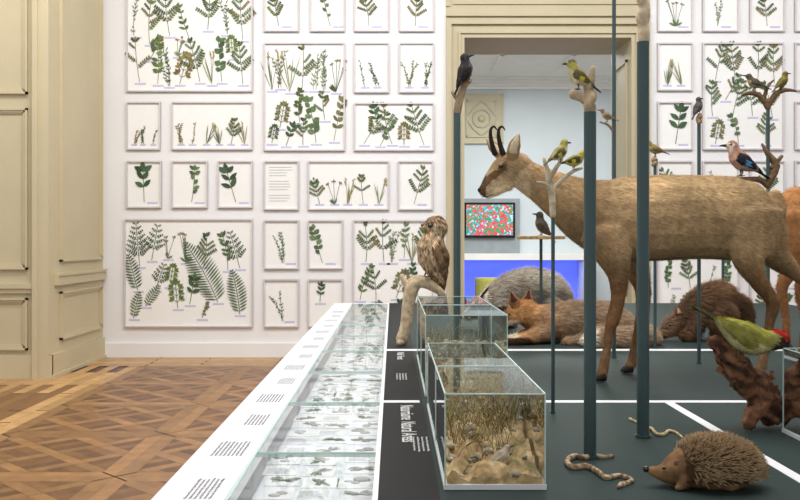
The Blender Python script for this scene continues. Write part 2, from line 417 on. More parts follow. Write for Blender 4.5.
frame(127,161,162,208,kind='big',seed=4); frame(172,161,208,208,kind='leafy',seed=52); frame(218,161,253,208,kind='big',seed=6)
frame(125,219,253,327,specs=[('bracken',140,266,95,42),('bracken',152,260,80,34),('fern',138,290,105,36),('bracken',156,290,72,26),('fern',134,318,80,26),('fern',146,306,60,24),('palm',170,286,80,24),('palm',178,308,95,30),('big',190,304,80,24),('flower',186,262,90,30),('fern',218,302,112,68),('bush',204,266,80,30),('leafy',202,318,60,16),('bracken',240,268,105,36),('fern',240,314,95,44),('leafy',228,270,90,34),('flower',168,258,90,24)],seed=7)
frame(264,-12,299,32,kind='bush',seed=8);frame(310,-12,345,32,kind='leafy',seed=9);frame(354,-12,389,32,kind='bush',seed=10);frame(399,-12,434,32,kind='bush',seed=11)
frame(264,43,345,151,specs=[('grass',272,90,90,40),('fine',280,88,90,42),('grass',290,92,95,44),('bush',302,90,85,40),('fine',314,90,90,42),('fine',324,90,95,38),('flower',336,92,90,36),('palm',280,128,80,28),('leafy',300,122,100,30),('palm',272,143,80,20),('leafy',316,143,95,42),('leafy',334,141,80,40),('bush',303,145,90,24),('big',286,146,70,20),('bush',325,120,100,26)],seed=12)
frame(354,43,389,93,kind='fine',seed=13,nx=2);frame(399,43,434,93,kind='fine',seed=14,nx=2);frame(354,103,434,151,specs=[('bush',364,144,60,36),('big',378,130,100,22),('bush',392,144,110,38),('palm',404,145,90,24),('bush',424,145,110,40),('leafy',380,146,60,26)],seed=15)
frame(264,161,299,210,text=True,seed=16);frame(308,161,389,210,kind=['grass','bush','fine','flower'],seed=17,nx=5);frame(398,161,433,210,kind='bush',seed=18)
frame(264,220,299,269,kind='fine',seed=19);frame(308,220,343,269,kind='leafy',seed=20)
frame(353,220,433,327,specs=[('bush',366,262,85,36),('bush',384,262,95,38),('leafy',404,258,85,32),('bush',424,262,95,34),('leafy',360,300,80,34),('bush',376,300,90,32),('palm',396,298,70,32),('bush',370,321,60,20),('leafy',418,300,95,34),('big',390,321,60,20),('leafy',408,321,60,24),('fine',392,262,90,30),('grass',412,262,90,30)],seed=21)
frame(264,279,299,327,kind='fine',seed=22);frame(308,279,343,327,specs=[('big',320,302,85,16)],seed=23)
frame(657,-12,692,32,kind='flower',seed=24);frame(702,-12,738,32,kind='fine',seed=25);frame(749,-12,784,32,kind='bush',seed=26);frame(794,-12,830,32,kind='fine',seed=27)
frame(657,43,692,91,kind='grass',seed=28,nx=2);frame(657,102,692,150,kind='big',seed=29)
frame(702,43,783,150,specs=[('bush',715,80,80,34),('bush',735,84,95,38),('bush',757,82,85,36),('bush',774,84,95,36),('bush',712,116,95,32),('bush',732,118,80,36),('bush',752,116,95,32),('bush',772,118,100,34),('palm',715,144,80,26),('leafy',738,144,95,28),('bush',765,144,90,28),('bush',725,100,60,26)],seed=30)
frame(794,43,829,91,kind='leafy',seed=31);frame(794,102,829,150,kind='bush',seed=32)
frame(657,161,692,208,kind='bush',seed=33);frame(702,161,738,208,kind='fine',seed=34);frame(749,161,784,208,kind='bush',seed=35);frame(794,161,829,208,kind='leafy',seed=36)
frame(657,219,738,327,kind=['bush','leafy','fine'],seed=37,nx=4,ny=3);frame(749,219,829,327,kind=['bush','leafy','fine'],seed=38,nx=4,ny=3)
# ================= DISPLAY TABLE
TB=empty('display_table',(1,4,0))
XL=-.51;XV=-.353;XD=-.032;XR=3.4;Y0=1.0;Y1=7.9
b=B()
b.box((XD,Y0,TZ-.04),(XR,Y1,TZ),0); b.box((XD,Y0,TZ-.002),(.10,Y1,TZ+.0005),2)
b.box((XL,Y0,TZ-.04),(XV,Y1,TZ),1); b.box((XV,Y1-.05,TZ-.04),(XD,Y1,TZ),1); b.box((XV,Y0,TZ-.04),(XD,Y0+.04,TZ),1)
b.box((XL+.03,Y0+.03,0),(XR-.03,Y1-.03,TZ-.16),1)
b.box((XL+.005,Y0+.005,TZ-.16),(XL+.04,Y1-.005,TZ-.04),1);b.box((XD-.004,Y0+.005,TZ-.16),(XR-.005,Y1-.005,TZ-.04),1)
zl=TZ+.0015
def wl(x0,y0,x1,y1): b.box((x0,y0,TZ-.002),(x1,y1,zl),1)
wl(XD,4.46,XR,4.53); wl(XD,3.03,.09,3.07); wl(.42,3.03,XR,3.07)
b.box((.915,Y0,TZ-.002),(.945,3.03,zl),1)
b.box((XD-.012,Y0,TZ-.03),(XD,Y1,zl),1)
child(b.build('table_top_and_plinth',[TABLEB,TABLEW,TABLEK]),TB)
b=B(); b.add([(XV,Y0+.04,TZ-.002),(XD-.012,Y0+.04,TZ-.002),(XD-.012,Y1-.05,TZ-.002),(XV,Y1-.05,TZ-.002)],[(0,1,2,3)])
b.box((XV-.003,Y0,TZ-.006),(XV+.003,Y1-.05,TZ+.001),1)
y=Y0+.6
while y<Y1: b.box((XV,y,TZ-.012),(XD-.012,y+.004,TZ+.0005),1); y+=.72
child(b.build('vitrine_glass_lid',[GL,GEDGE]),TB)
b=B();r=random.Random(3);zf=TZ-.10
b.box((XV-.0,Y0+.04,TZ-.12),(XD-.01,Y1-.05,zf),0,S(226,233,239))
y=1.4
while y<7.7:
    for xx in (-.30,-.20,-.095):
        k=r.random(); x=xx+r.uniform(-.015,.015); yy=y+r.uniform(-.02,.02)
        b.box((x-.047,yy-.05,zf),(x+.047,yy+.05,zf+.002),0,mul(S(242,244,247),r.uniform(.9,1.02)))
        if k<.22:
            for q in range(6): b.box((x-.038,yy-.035+q*.011,zf+.002),(x+.03-r.random()*.02,yy-.032+q*.011,zf+.0025),0,S(178,182,192))
        elif k<.75:
            c=mix(S(170,178,168),S(128,140,124),r.random());a0=r.uniform(0,6.28)
            for q in range(12):
                a=a0+r.uniform(-.9,.9)+(math.pi if q%2 else 0);l=r.uniform(.02,.046)
                b.tube([((x,yy,zf+.004),.0015,.001),((x+l*.6*math.cos(a),yy+l*.6*math.sin(a),zf+.006),.0045,.001),((x+l*math.cos(a),yy+l*math.sin(a),zf+.004),.001,.001)],0,mul(c,r.uniform(.75,1.2)),n=6,sub=2,lat=(-math.sin(a),math.cos(a),0))
        else:
            c=mix(S(196,198,198),S(152,150,146),r.random())
            for q in range(3):
                rr=r.uniform(.008,.017); b.ball((x+r.uniform(-.03,.03),yy+r.uniform(-.03,.03),zf+rr*.3),(rr*1.4,rr,rr*.4),0,mul(c,r.uniform(.8,1.15)))
    y+=.125
child(b.build('vitrine_specimens',[MAT]),TB)
def text(s,x,y,size,mat,rot=-math.pi/2,name='lettering',z=TZ+.0012):
    c=bpy.data.curves.new(name,'FONT'); c.body=s; c.size=size; c.extrude=.0002; c.materials.append(mat)
    o=bpy.data.objects.new(name,c); bpy.context.scene.collection.objects.link(o); o.location=(x,y,z); o.rotation_euler=(0,0,rot); child(o,TB); return o
TW=pmat('white_ink',S(235,235,235),.6); TG=pmat('grey_ink',S(140,142,152),.6)
o=text('Naturräume  Natural Areas',.025,2.98,.062,TW); o.scale=(.78,1,1)
o=text('Wald  Forest',.02,4.40,.05,TW)
body=["Pflanzen und Tiere der Region bilden vielfältige","Lebensräume. Die Sammlung zeigt viele Arten","aus Wald, Wiese und Moor sowie dem Gebirge.","Plants and animals of the region form diverse","habitats shown in this room of the museum."]
for i in range(14):
    for j in range(8 if i%2 else 6): text(body[(i+j)%5],-.385-j*.0105,1.9+i*.38,.0085,TG,rot=math.pi/2)
for x,y in ((.02,3.7),(.06,2.5)): 
    for j in range(4): text(body[j],x+.03-j*.012,y,.009,TW)
# ================= GLASS CASES WITH DIORAMAS
def pane(b,a,c,axis):
    (x0,y0,z0),(x1,y1,z1)=a,c
    if axis=='y': vs=[(x0,y0,z0),(x1,y0,z0),(x1,y0,z1),(x0,y0,z1)]
    elif axis=='x': vs=[(x0,y0,z0),(x0,y1,z0),(x0,y1,z1),(x0,y0,z1)]
    else: vs=[(x0,y0,z0),(x1,y0,z0),(x1,y1,z0),(x0,y1,z0)]
    b.add(vs,[(0,1,2,3)],0)
def case(x0,y0,x1,y1,h,tcol=(S(170,140,100),S(120,96,66)),seed=1,grass=500,gh=.1,rise=.05):
    e=empty('terrarium_case',((x0+x1)/2,(y0+y1)/2,TZ)); b=B(); zb=TZ+.012;zt=TZ+h
    pane(b,(x0,y0,zb),(x1,y0,zt),'y'); pane(b,(x0,y1,zb),(x1,y1,zt),'y')
    pane(b,(x0,y0,zb),(x0,y1,zt),'x');pane(b,(x1,y0,zb),(x1,y1,zt),'x');pane(b,(x0,y0,zt),(x1,y1,zt),'z')
    t=.0015
    for x in(x0,x1):
        for y in(y0,y1): b.box((x-t,y-t,zb),(x+t,y+t,zt),1)
        b.box((x-t,y0,zt-t),(x+t,y1,zt+t),1);b.box((x-t,y0,zb-t),(x+t,y1,zb+t),1)
    for y in(y0,y1): b.box((x0,y-t,zt-t),(x1,y+t,zt+t),1)
    b.box((x0-.003,y0-.003,TZ+.001),(x1+.003,y1+.003,zb),2)
    child(b.build('glass_box',[GL,GEDGE,TABLEW]),e)
    b=B();r=random.Random(seed);n=22
    m=.005;vs=[];fs=[]
    def hh(i,j): return .016+.035*noise.noise(Vector((i*.3+seed*3,j*.3,0)))+.012*noise.noise(Vector((i*.9,j*.9,seed)))+ rise*(j/n)
    for j in range(n+1):
        for i in range(n+1): vs.append((x0+m+(x1-x0-2*m)*i/n,y0+m+(y1-y0-2*m)*j/n,zb+max(.004,hh(i,j))))
    for j in range(n):
        for i in range(n): k=j*(n+1)+i; fs.append((k,k+1,k+n+2,k+n+1))
    def tc_(p):
        q=noise.noise(p*22); c=mix(tcol[0],tcol[1],.5+1.3*q)
        return mix(c,S(120,124,84),.6) if noise.noise(p*31+Vector((9,0,0)))>.22 else c
    b.add(vs,fs,0,tc_,True)
    for p in range(n):
        a=vs[p];c=vs[p+1]; b.add([(a[0],a[1],zb),(c[0],c[1],zb),c,a],[(0,1,2,3)],0,tcol[0])
    for j in range(n):
        for col in(0,n):
            a=vs[j*(n+1)+col];c=vs[(j+1)*(n+1)+col]; b.add([(a[0],a[1],zb),(c[0],c[1],zb),c,a],[(0,1,2,3)],0,tcol[0])
    def H(x,y): return vs[min(n,max(0,round((y-y0)/(y1-y0)*n)))*(n+1)+min(n,max(0,round((x-x0)/(x1-x0)*n)))][2]
    for _ in range(60):
        x=r.uniform(x0+.015,x1-.015);y=r.uniform(y0+.015,y1-.015);rr=r.choice((.003,.004,.006,.012)); b.ball((x,y,H(x,y)+rr*.2),(rr*1.2,rr,rr*.7),0,mul(S(182,168,146),r.uniform(.55,1.2)))
    for _ in range(14):
        x=r.uniform(x0+.03,x1-.05);y=r.uniform(y0+.02,y1-.03);a=r.uniform(0,3.1);l=r.uniform(.02,.045);z=H(x,y)+.006
        b.tube([((x,y,z),.0018),((x+l*.5*math.cos(a),y+l*.3*math.sin(a),z+.012),.0015),((min(x+l*math.cos(a),x1-.006),y+l*.5*math.sin(a),z+.006),.0008)],0,S(112,90,68),n=5,sub=2)
    gv=[];gf=[];gc=[]
    pal=[S(216,192,138),S(160,138,90),S(130,134,86),S(190,174,140),S(114,96,66)]
    for _ in range(grass):
        x=r.uniform(x0+.01,x1-.01);y=y0+.03+(y1-y0-.04)*math.sqrt(r.random())
        if noise.noise(Vector((x*18,y*14,seed)))<-.05: continue
        l=gh*r.uniform(.25,1.1)*(0.4+.8*(y-y0)/(y1-y0)); dx,dy=r.uniform(-.55,.55)*l,r.uniform(-.3,.3)*l
        tx=min(max(x+dx*1.9,x0+.004),x1-.004);ty=min(max(y+dy*1.6,y0+.004),y1-.004)
        mx_=min(max(x+dx*.7,x0+.004),x1-.004)
        k=len(gv);w=.0007;z=H(x,y)-.003;gv+=[(x-w,y,z),(x+w,y,z),(mx_+w,y+dy*.3,min(z+l*.6,zt-.006)),(mx_-w,y+dy*.3,min(z+l*.6,zt-.006)),(tx,ty,min(z+l,zt-.004))];gf+=[(k,k+1,k+2,k+3),(k+3,k+2,k+4)]
        c=mul(r.choice(pal),r.uniform(.75,1.15));gc+=[c]*5
        if r.random()<.16: b.ball(gv[-1],(.003,.003,.004),1,mul(S(190,160,96),r.uniform(.6,1.1)))
    b.add(gv,gf,1,gc)
    child(b.build('diorama_ground',[TERR,MAT]),e)
    return H
H1=case(.114,1.97,.333,2.40,.21,seed=1,grass=560,gh=.13,rise=.05,tcol=(S(214,186,142),S(154,126,90)))
case(.114,2.41,.333,2.95,.21,seed=2,grass=450,gh=.09,tcol=(S(160,140,106),S(106,100,70)))
case(.114,3.15,.40,3.65,.285,seed=3,grass=250,gh=.10,tcol=(S(186,182,172),S(130,126,116)))
case(.114,3.67,.40,4.22,.285,seed=4,grass=200,gh=.12,tcol=(S(196,190,176),S(140,132,120)))
case(1.11,2.24,1.55,2.56,.24,seed=5,grass=500,gh=.12,tcol=(S(150,140,90),S(96,100,60)))
# ================= BIRDS
def bird(name,perch,heading,L,pitch=0,back=S(110,90,70),belly=S(200,190,170),head=None,crown=None,wing=None,tail=None,beak=S(50,45,40),bl=.12,hs=1.0,fat=1.0,mott=0,legs=True,tail_len=.3,face=None,wingbar=None,eyec=S(15,12,10),nf=900,nod=0.0,esize=.017):
    """nod: how far the head turns down relative to the body axis, so upright birds look forward"""
    head=head or back;wing=wing or back;tail=tail or wing;crown=crown or head
    def R(x,y,z,ra,rb): return ((x,y,z),ra,rb)
    hx,hz=.27,.19
    fd=Vector((math.cos(nod),0,-math.sin(nod)));ud=Vector((math.sin(nod),0,math.cos(nod)));hc_=Vector((hx,0,hz))
    def hp(f,u,y=0): return hc_+fd*f+ud*u+Vector((0,y,0))
    T=[[R(-.24,0,.0,.05,.04),R(-.14,0,.01,.10*fat,.10*fat),R(0,0,.02,.145*fat,.155*fat),R(.12,0,.06,.135*fat,.145*fat),R(.21,0,.13,.095*fat,.10*fat),R(hx,0,hz,.09*hs,.088*hs)],
       [(hp(-.03,0),.085*hs,.085*hs),(hp(.02,.01),.09*hs,.09*hs),(hp(.07*hs,0),.055*hs,.055*hs)],
       [R(-.18,0,.0,.045,.03),R(-.2-tail_len*.5,0,-.02,.05,.016),R(-.2-tail_len,0,-.045,.06,.012)]]
    for sg in(-1,1):
        T.append([R(.13,sg*.10*fat,.06,.03,.06),R(.02,sg*.135*fat,.045,.03,.09),R(-.14,sg*.11*fat,.02,.025,.06),R(-.34,sg*.04,-.01,.014,.02)])
    V,Fc=remesh(T,.017,2)
    def cf(p):
        x,y,z=p; q=p-hc_; qf=q.dot(fd); qu=q.dot(ud)
        if x>.19 and z>.09:
            if qu>.035*hs: c=crown
            elif face and qf>.01: c=face
            else: c=head
        elif x<-.26: c=tail if abs(y)<.07 else wing
        elif abs(y)>.105*fat and z>-.05 and x<.15:
            c=wing
            if wingbar and -.10<x<.0 and z<.05: c=wingbar
        elif z<.0+.35*max(0,x): c=belly
        else: c=back
        if mott: c=mul(c,1+mott*noise.noise(Vector((x*34,y*34,z*22)))*1.6)
        return c
    b=B(); Pm=Matrix.Translation((0,0,-.05))@Matrix.Rotation(-pitch,4,'Y')@Matrix.Translation((0,0,.05))
    X=Matrix.Translation(Vector(perch)+Vector((0,0,.22*L)))@Matrix.Rotation(heading,4,'Z')@Matrix.Diagonal((L,L,L,1))
    tb=B(); tb.add(V,Fc,0,cf,True); fur(tb,V,Fc,cf,nf,.055,.022,(-1,0,-.1),lift=.12,jit=.12,cv=.15)
    bx=.12*hs
    tb.tube([(hp(bx-.03,0),.028*hs,.03*hs),(hp(bx+bl*.5,-.005),.014,.018),(hp(bx+bl,-.02),.003,.004)],1,beak,n=8,sub=2)
    ef,ey=(.045,.072) if nod<.9 else (.088,.04)
    for sg in(-1,1): tb.ball(hp(ef*hs,.022,sg*ey*hs),esize*min(hs,1.4),2,eyec)
    M=X@Pm; 
    b.v=[tuple(M@Vector(p)) for p in tb.v];b.f=tb.f;b.m=tb.m;b.c=tb.c;b.s=tb.s
    if legs:
        for sg in(-1,1):
            y=.05*sg
            a=X@Vector((0,y,-.10));k=X@Vector((-.015,y,-.17));f=X@Vector((0.01,y,-.215))
            b.tube([(a,.02*L),(k,.011*L),(f,.009*L)],1,S(110,85,60),n=6,sub=1)
            for q in(-.5,0,.5,3.14):
                b.tube([(f,.009*L),(X@Vector((.01+.06*math.cos(q),y+.04*math.sin(q),-.218)),.006*L)],1,S(110,85,60),n=5,sub=1)
    return b.build(name,[FUR,MAT,EYE])
def stand(name,u,v,d,r,extra=None,seed=0,knob=.012,kh=.05,kcol=S(176,150,118)):
    p=W(u,v,d); x=p.x;zt=p.z; b=B()
    b.tube([((x,d,TZ+.007),r),((x,d,(TZ+zt)/2),r),((x,d,zt),r)],0,n=20,sub=1,cap=0)
    b.tube([((x,d,TZ+.001),r*1.25),((x,d,TZ+.007),r*1.25)],0,n=20,sub=1,cap=0)
    rr=random.Random(seed)
    if kh>0:
        pts=[];n=6
        for i in range(n): t=i/(n-1); pts.append(((x+rr.uniform(-.3,.3)*knob,d+rr.uniform(-.3,.3)*knob,zt-.004+t*kh),knob*rr.uniform(.8,1.2),knob*rr.uniform(.8,1.2)))
        b.tube(pts,1,kcol,n=10,sub=3)
    if extra:
        for t in extra: b.tube(t,1,kcol,n=9,sub=3)
    b.build(name,[STEEL,BARK]); return Vector((x,d,zt-.004+kh+.8*knob))
BR=S(150,122,90)
stand('bird_post',590,112,2.26,.0155,seed=1,knob=.014,kh=.07,kcol=S(200,178,146),extra=[[(W(590,104,2.26),.012),(W(582,98,2.26),.011),(W(573,94,2.25),.013)],[(W(588,96,2.26),.012),(W(591,80,2.26),.010),(W(593,68,2.26),.006)]])
bird('siskin',W(578,91,2.26)+Vector((0,0,.004)),math.pi*.95,.125,.5,back=S(160,152,96),belly=S(222,216,176),head=S(188,180,96),crown=S(110,106,72),wing=S(110,100,70),tail=S(80,76,56),wingbar=S(220,210,80),bl=.08,nod=.4)
stand('bird_post',643,42,2.5,.0170,seed=2,knob=.017,kh=.125,kcol=S(222,202,172))
t=stand('bird_post',614,-2,4.2,.009,seed=3,knob=.012,kh=.05)
bird('nuthatch',t,math.pi,.14,.2,back=S(100,110,120),belly=S(200,170,130))
stand('bird_post',457,112,4.6,.018,seed=4,knob=.02,kh=.0,extra=[[(W(457,113,4.6),.02),(W(460,98,4.6),.022),(W(464,86,4.6),.018),(W(470,80,4.6),.014)],[(W(458,100,4.6),.012),(W(452,92,4.6),.008)]],kcol=S(160,140,114))
bird('starling',W(467,83,4.58),.35,.24,1.0,back=S(56,54,54),belly=S(84,80,76),head=S(60,58,58),wing=S(44,42,44),mott=.5,bl=.13,nod=.6)
bird('tree_sparrow',W(607,122,4.2),math.pi*.9,.11,.3,back=S(140,120,96),belly=S(190,176,150))
b=B(); b.tube([(W(613,131,4.2),.007),(W(608,125,4.2),.006),(W(600,122,4.2),.004)],0,BR,n=7); b.build('twig_perch',[BARK])
stand('bird_post',553,214,2.85,.006,seed=5,knob=.009,kh=.0,kcol=S(214,200,172),extra=[[(W(553,216,2.85),.010),(W(552,195,2.85),.011),(W(549,178,2.85),.010),(W(544,158,2.85),.005)],[(W(551,190,2.85),.009),(W(545,184,2.84),.006),(W(537,182,2.84),.003)],[(W(551,192,2.85),.009),(W(560,182,2.86),.007),(W(572,172,2.86),.006),(W(582,168,2.86),.004)],[(W(550,178,2.85),.008),(W(556,168,2.84),.007),(W(562,160,2.84),.005)]])
bird('siskin',W(560,163,2.84),.3,.125,.5,back=S(176,166,110),belly=S(225,220,180),head=S(190,184,100),wing=S(112,104,74),wingbar=S(225,215,90),bl=.08,nod=.4)
bird('siskin',W(574,170,2.86),.2,.12,.1,back=S(166,156,90),belly=S(226,214,120),head=S(200,190,84),wing=S(96,90,60),wingbar=S(225,215,90),bl=.08)
q=W(541,238,5.2)
stand('disc_perch_post',541,239.3,5.2,.009,seed=6,kh=0)
b=B(); b.tube([((q.x,q.y,q.z-.0075),.130),((q.x,q.y,q.z-.006),.138),((q.x,q.y,q.z+.010),.140),((q.x,q.y,q.z+.013),.132)],0,S(200,166,120),n=28,sub=1,cap=0); b.build('wood_slice',[BARK])
bird('blackbird',(q.x,q.y,q.z+.015),math.pi*.85,.22,.75,back=S(70,62,56),belly=S(100,88,76),bl=.1,mott=.3,nod=.5)
t=stand('bird_post',699,122,4.0,.008,seed=7,knob=.013,kh=.03)
bird('chaffinch',t,.4,.12,.9,back=S(96,90,90),belly=S(130,110,100),nod=.6)
t=stand('bird_post',655,164,4.6,.008,seed=8,knob=.015,kh=.03)
bird('greenfinch',t,math.pi,.15,.2,back=S(140,124,80),belly=S(190,170,110))
stand('bird_post',723,258,5.5,.009,seed=12,knob=.012,kh=.02)
d=4.4
stand('branch_post',768,104,d,.009,seed=9,knob=.012,kh=.02,kcol=S(122,96,72),extra=[[(W(768,108,d),.014),(W(760,96,d),.013),(W(750,93,d),.011),(W(742,95,d),.005)],[(W(768,106,d),.014),(W(776,94,d),.014),(W(786,90,d),.010),(W(796,91,d),.005)],[(W(764,98,d),.010),(W(768,86,d),.008),(W(774,80,d),.004)],[(W(778,94,d),.008),(W(784,82,d),.006),(W(786,76,d),.003)],[(W(768,186,d),.016),(W(760,180,d),.016),(W(745,179,d),.011),(W(730,178,d),.006)],[(W(768,184,d),.018),(W(776,166,d),.020),(W(768,154,d),.014),(W(762,144,d),.005)],[(W(772,168,d),.014),(W(782,156,d),.008)]])
bird('jay',W(741,176,d),math.pi*.97,.29,.45,back=S(170,128,108),belly=S(196,158,136),head=S(176,138,118),crown=S(150,120,104),wing=S(40,44,52),tail=S(30,30,34),wingbar=S(90,150,200),face=S(215,195,180),bl=.10,nod=.35)
bird('chaffinch',W(755,91,d),math.pi*.9,.15,.3,back=S(90,84,70),belly=S(170,150,120))
bird('greenfinch',W(783,89,d),.2,.14,.6,back=S(120,110,60),belly=S(180,165,90),nod=.4)
# tawny owl on branch
d=4.72
b=B(); C=S(196,176,146)
b.tube([((W(402,345,d).x,d,TZ+.028),.034),(W(406,325,d),.030),(W(409,300,d),.034),(W(414,284,d),.040),(W(424,282,d),.032),(W(438,290,d),.022),(W(445,296,d),.010)],0,C,n=12)
b.tube([(W(411,290,d),.026),(W(404,281,d),.016),(W(401,275,d),.008)],0,C,n=9);b.tube([(W(404,340,d),.025),(W(399,343,d-.03),.018)],0,C,n=9)
b.build('driftwood_branch',[BARK])
bird('tawny_owl',W(428,277,d),-2.5,.50,1.15,back=S(146,120,92),belly=S(176,152,122),head=S(150,124,98),wing=S(122,98,74),tail=S(114,92,70),hs=1.4,fat=1.05,mott=.8,bl=.03,face=S(190,170,142),nf=3500,tail_len=.2,nod=1.15,esize=.02,beak=S(150,130,90))
# green woodpecker on log
d=2.62
b=B(); C=S(138,98,72)
b.tube([((W(772,424,d).x,d,TZ+.040),.040),(W(768,404,d),.046),(W(756,389,d),.046),(W(744,377,d),.042),(W(733,364,d),.038),(W(722,350,d),.030),(W(713,340,d),.014)],0,lambda p: mix(C,S(72,48,36),.5+2.2*noise.noise(Vector((p.x*26,p.y*60,p.z*40)))),n=36,sub=12)
b.tube([(W(766,400,d),.034),(W(755,412,d-.03),.026),((W(748,423,d-.05).x,d-.05,TZ+.024),.018)],0,C,n=20,sub=6)
b.tube([(W(738,372,d),.022),(W(726,372,d),.012),(W(718,367,d),.005)],0,C,n=14,sub=5);b.tube([(W(752,384,d),.024),(W(766,380,d),.014),(W(774,372,d),.006)],0,C,n=14,sub=5)
def rough(p,k,a):
    q=Vector(p)*k; return Vector((noise.noise(q),noise.noise(q+Vector((5,0,0))),noise.noise(q+Vector((0,9,0)))))*a
b.v=[tuple(Vector(p)+rough(p,28,.012)+rough(p,75,.009)+rough(p,170,.004)) for p in b.v]
b.v=[(p[0],p[1],max(p[2],TZ+.002)) for p in b.v]
b.build('weathered_log',[BARK])
bird('green_woodpecker',W(738,360,d-.02),-.15,.31,-.66,back=S(160,156,70),belly=S(196,190,140),head=S(150,148,84),crown=S(176,46,40),wing=S(146,144,72),tail=S(96,94,62),beak=S(60,58,54),bl=.17,hs=.95,face=S(74,58,50),nf=2500,tail_len=.32,fat=.95)
bird('quail',G(610,324),2.8,.13,.6,back=S(80,66,52),belly=S(130,110,90),fat=1.2)
bird('snow_bunting',(.245,2.05,H1(.245,2.05)),.5,.085,.2,back=S(186,172,152),belly=S(228,224,216),fat=1.2)
# ================= QUADRUPEDS
def quad(name,d,parts,voxel,colfn,nfur,L,w,flow,lift=.3,extra=None,it=4,cv=.3,ears=()):
    V,Fc=remesh(parts,voxel,it); b=B()
    V=[Vector((p.x,p.y,max(p.z,TZ+.0015))) for p in V]
    b.add(V,Fc,0,colfn,True); fur(b,V,Fc,colfn,nfur,L,w,flow,lift,floor=TZ+.002,cv=cv)
    for pts,co,ci in ears:
        b.tube(pts,0,co,n=12,sub=4)
        ins=[(Vector(p)+Vector((-.001,-rl*.75,0)),rl*.5,rv*.62) for p,rl,rv in pts[1:]]
        b.tube(ins,0,ci,n=8,sub=3)
    if extra: extra(b)
    return b.build(name,[FUR,MAT,EYE])
def mk(d):
    s=F/d
    def c(u,v,rv,rl=None,dy=0): return (W(u,v,d+dy),(rl if rl else rv/s),rv/s)
    return c
def gz(u,dd,rv):
    p=W(u,300,dd); p.z=TZ+rv; return p
# CHAMOIS
d=3.6;c=mk(d)
parts=[[c(773,208,15,.05),c(764,212,31,.10),c(738,218,42,.12),c(700,217,42,.13),c(655,218,43,.14),c(615,219,42,.13),c(587,211,34,.10),c(562,197,24,.07),c(541,185,18,.054),c(522,174,15,.048)],
 [c(524,167,12,.042),c(512,166,15,.046),c(502,172,13.5,.04),c(493,181,10,.031),c(486,189,7,.025),c(482.5,192,5.5,.02)],
 [c(508,185,6,.03),c(497,190,5,.024),c(487,195.5,3.5,.018)],
 [c(604,232,26,.05,-.085),c(613,255,18,.045,-.095),c(618,276,10,.031,-.10),c(618,298,6.8,.025,-.11),c(613,320,6.6,.023,-.12),c(610,329,5,.019,-.12),c(607,348,3.9,.015,-.12),c(604,364,5,.018,-.12),(gz(602,3.48,.03),.019,.020)],
 [c(620,235,24,.05,.08),c(633,262,15,.04,.09),c(642,286,8.5,.028,.09),c(643,306,6.8,.024,.10),c(641,322,6.6,.023,.10),c(638,332,4.8,.018,.10),c(634,348,3.9,.015,.10),c(632,362,5,.018,.10),(gz(629,3.70,.03),.019,.020)],
 [c(750,212,32,.06,-.07),c(751,238,26,.06,-.08),c(748,258,16,.05,-.10),c(757,279,9,.03,-.10),c(769,296,6.8,.023,-.10),c(773,305,6.6,.02,-.10),c(769,326,4.4,.015,-.10),c(765,350,3.9,.014,-.10),c(762,364,5,.018,-.10),(gz(759,3.5,.03),.019,.020)],
 [c(756,215,30,.06,.06),c(767,240,22,.055,.07),c(776,256,14,.045,.08),c(792,270,8.5,.03,.09),c(806,281,6.6,.022,.09),c(810,291,6.2,.019,.09),c(807,314,4.2,.015,.09),c(803,342,3.9,.014,.09),c(801,360,5,.018,.09),(gz(798,3.69,.03),.019,.020)],
 [c(773,196,8,.03),c(780,205,6,.022),c(781,218,3,.012)]]
def cch(p):
    u=393+p.x/p.y*F; v=241+(CH-p.z)/p.y*F
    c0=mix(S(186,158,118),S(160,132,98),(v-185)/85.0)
    n=noise.noise(p*7)
    if u<530 and v<205:
        c0=mix(S(184,156,118),S(214,194,160),(v-165)/30)
        if abs(v-(170+(500-u)*.8))<4.5 and u<506: c0=S(116,88,62)
        if u<486: c0=S(96,74,56)
    elif 518<u<610: c0=mix(c0,S(162,132,96),.6)
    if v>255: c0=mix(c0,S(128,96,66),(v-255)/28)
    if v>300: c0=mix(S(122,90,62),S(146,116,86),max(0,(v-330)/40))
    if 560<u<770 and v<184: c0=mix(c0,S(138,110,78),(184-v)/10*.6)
    if u>763 and v<250: c0=mix(c0,S(134,106,76),.4)
    return mul(c0,1+.4*n)
def chx(b):
    for dx,dy in((0,-.018),(-8,.03)):
        b.tube([c(503+dx,154,3,.009,dy),c(500+dx,144,2.4,.008,dy),c(498.5+dx,135,1.9,.007,dy),c(499+dx,129,1.5,.005,dy),c(502+dx,126.5,1.1,.004,dy),c(505+dx,130,.5,.002,dy)],1,S(38,30,26),n=10,sub=4)
    b.ball(W(501,166,d-.043),(.010,.007,.008),2,S(14,10,8)); b.ball(W(501,166,d+.043),(.010,.007,.008),2,S(14,10,8))
    b.ball(W(480,190,d),(.010,.016,.010),1,S(40,30,28))
    b.tube([(W(482,197,d-.022),.0018),(W(489,196,d-.028),.0018),(W(494,194,d-.032),.001)],1,S(60,44,36),n=5)
    for u,dd in((601,3.48),(628,3.70),(758,3.5),(797,3.69)):
        for k in(-.011,.011):
            x=W(u,300,dd).x; b.tube([((x-.022,dd+k,TZ+.011),.009,.008),((x-.004,dd+k,TZ+.018),.011,.015),((x+.012,dd+k,TZ+.022),.011,.018)],1,S(46,38,34),n=8,sub=2)
ce=[([c(513,162,4,.012,-.03),c(513,153,6.5,.012,-.04),c(515,144,6,.009,-.05),c(519,134,.8,.003,-.055)],S(160,132,98),S(212,194,166)),
    ([c(506,160,4,.012,.03),c(499,153,6,.012,.045),c(493,146,5.5,.009,.055),c(487,138,.8,.003,.06)],S(160,132,98),S(212,194,166))]
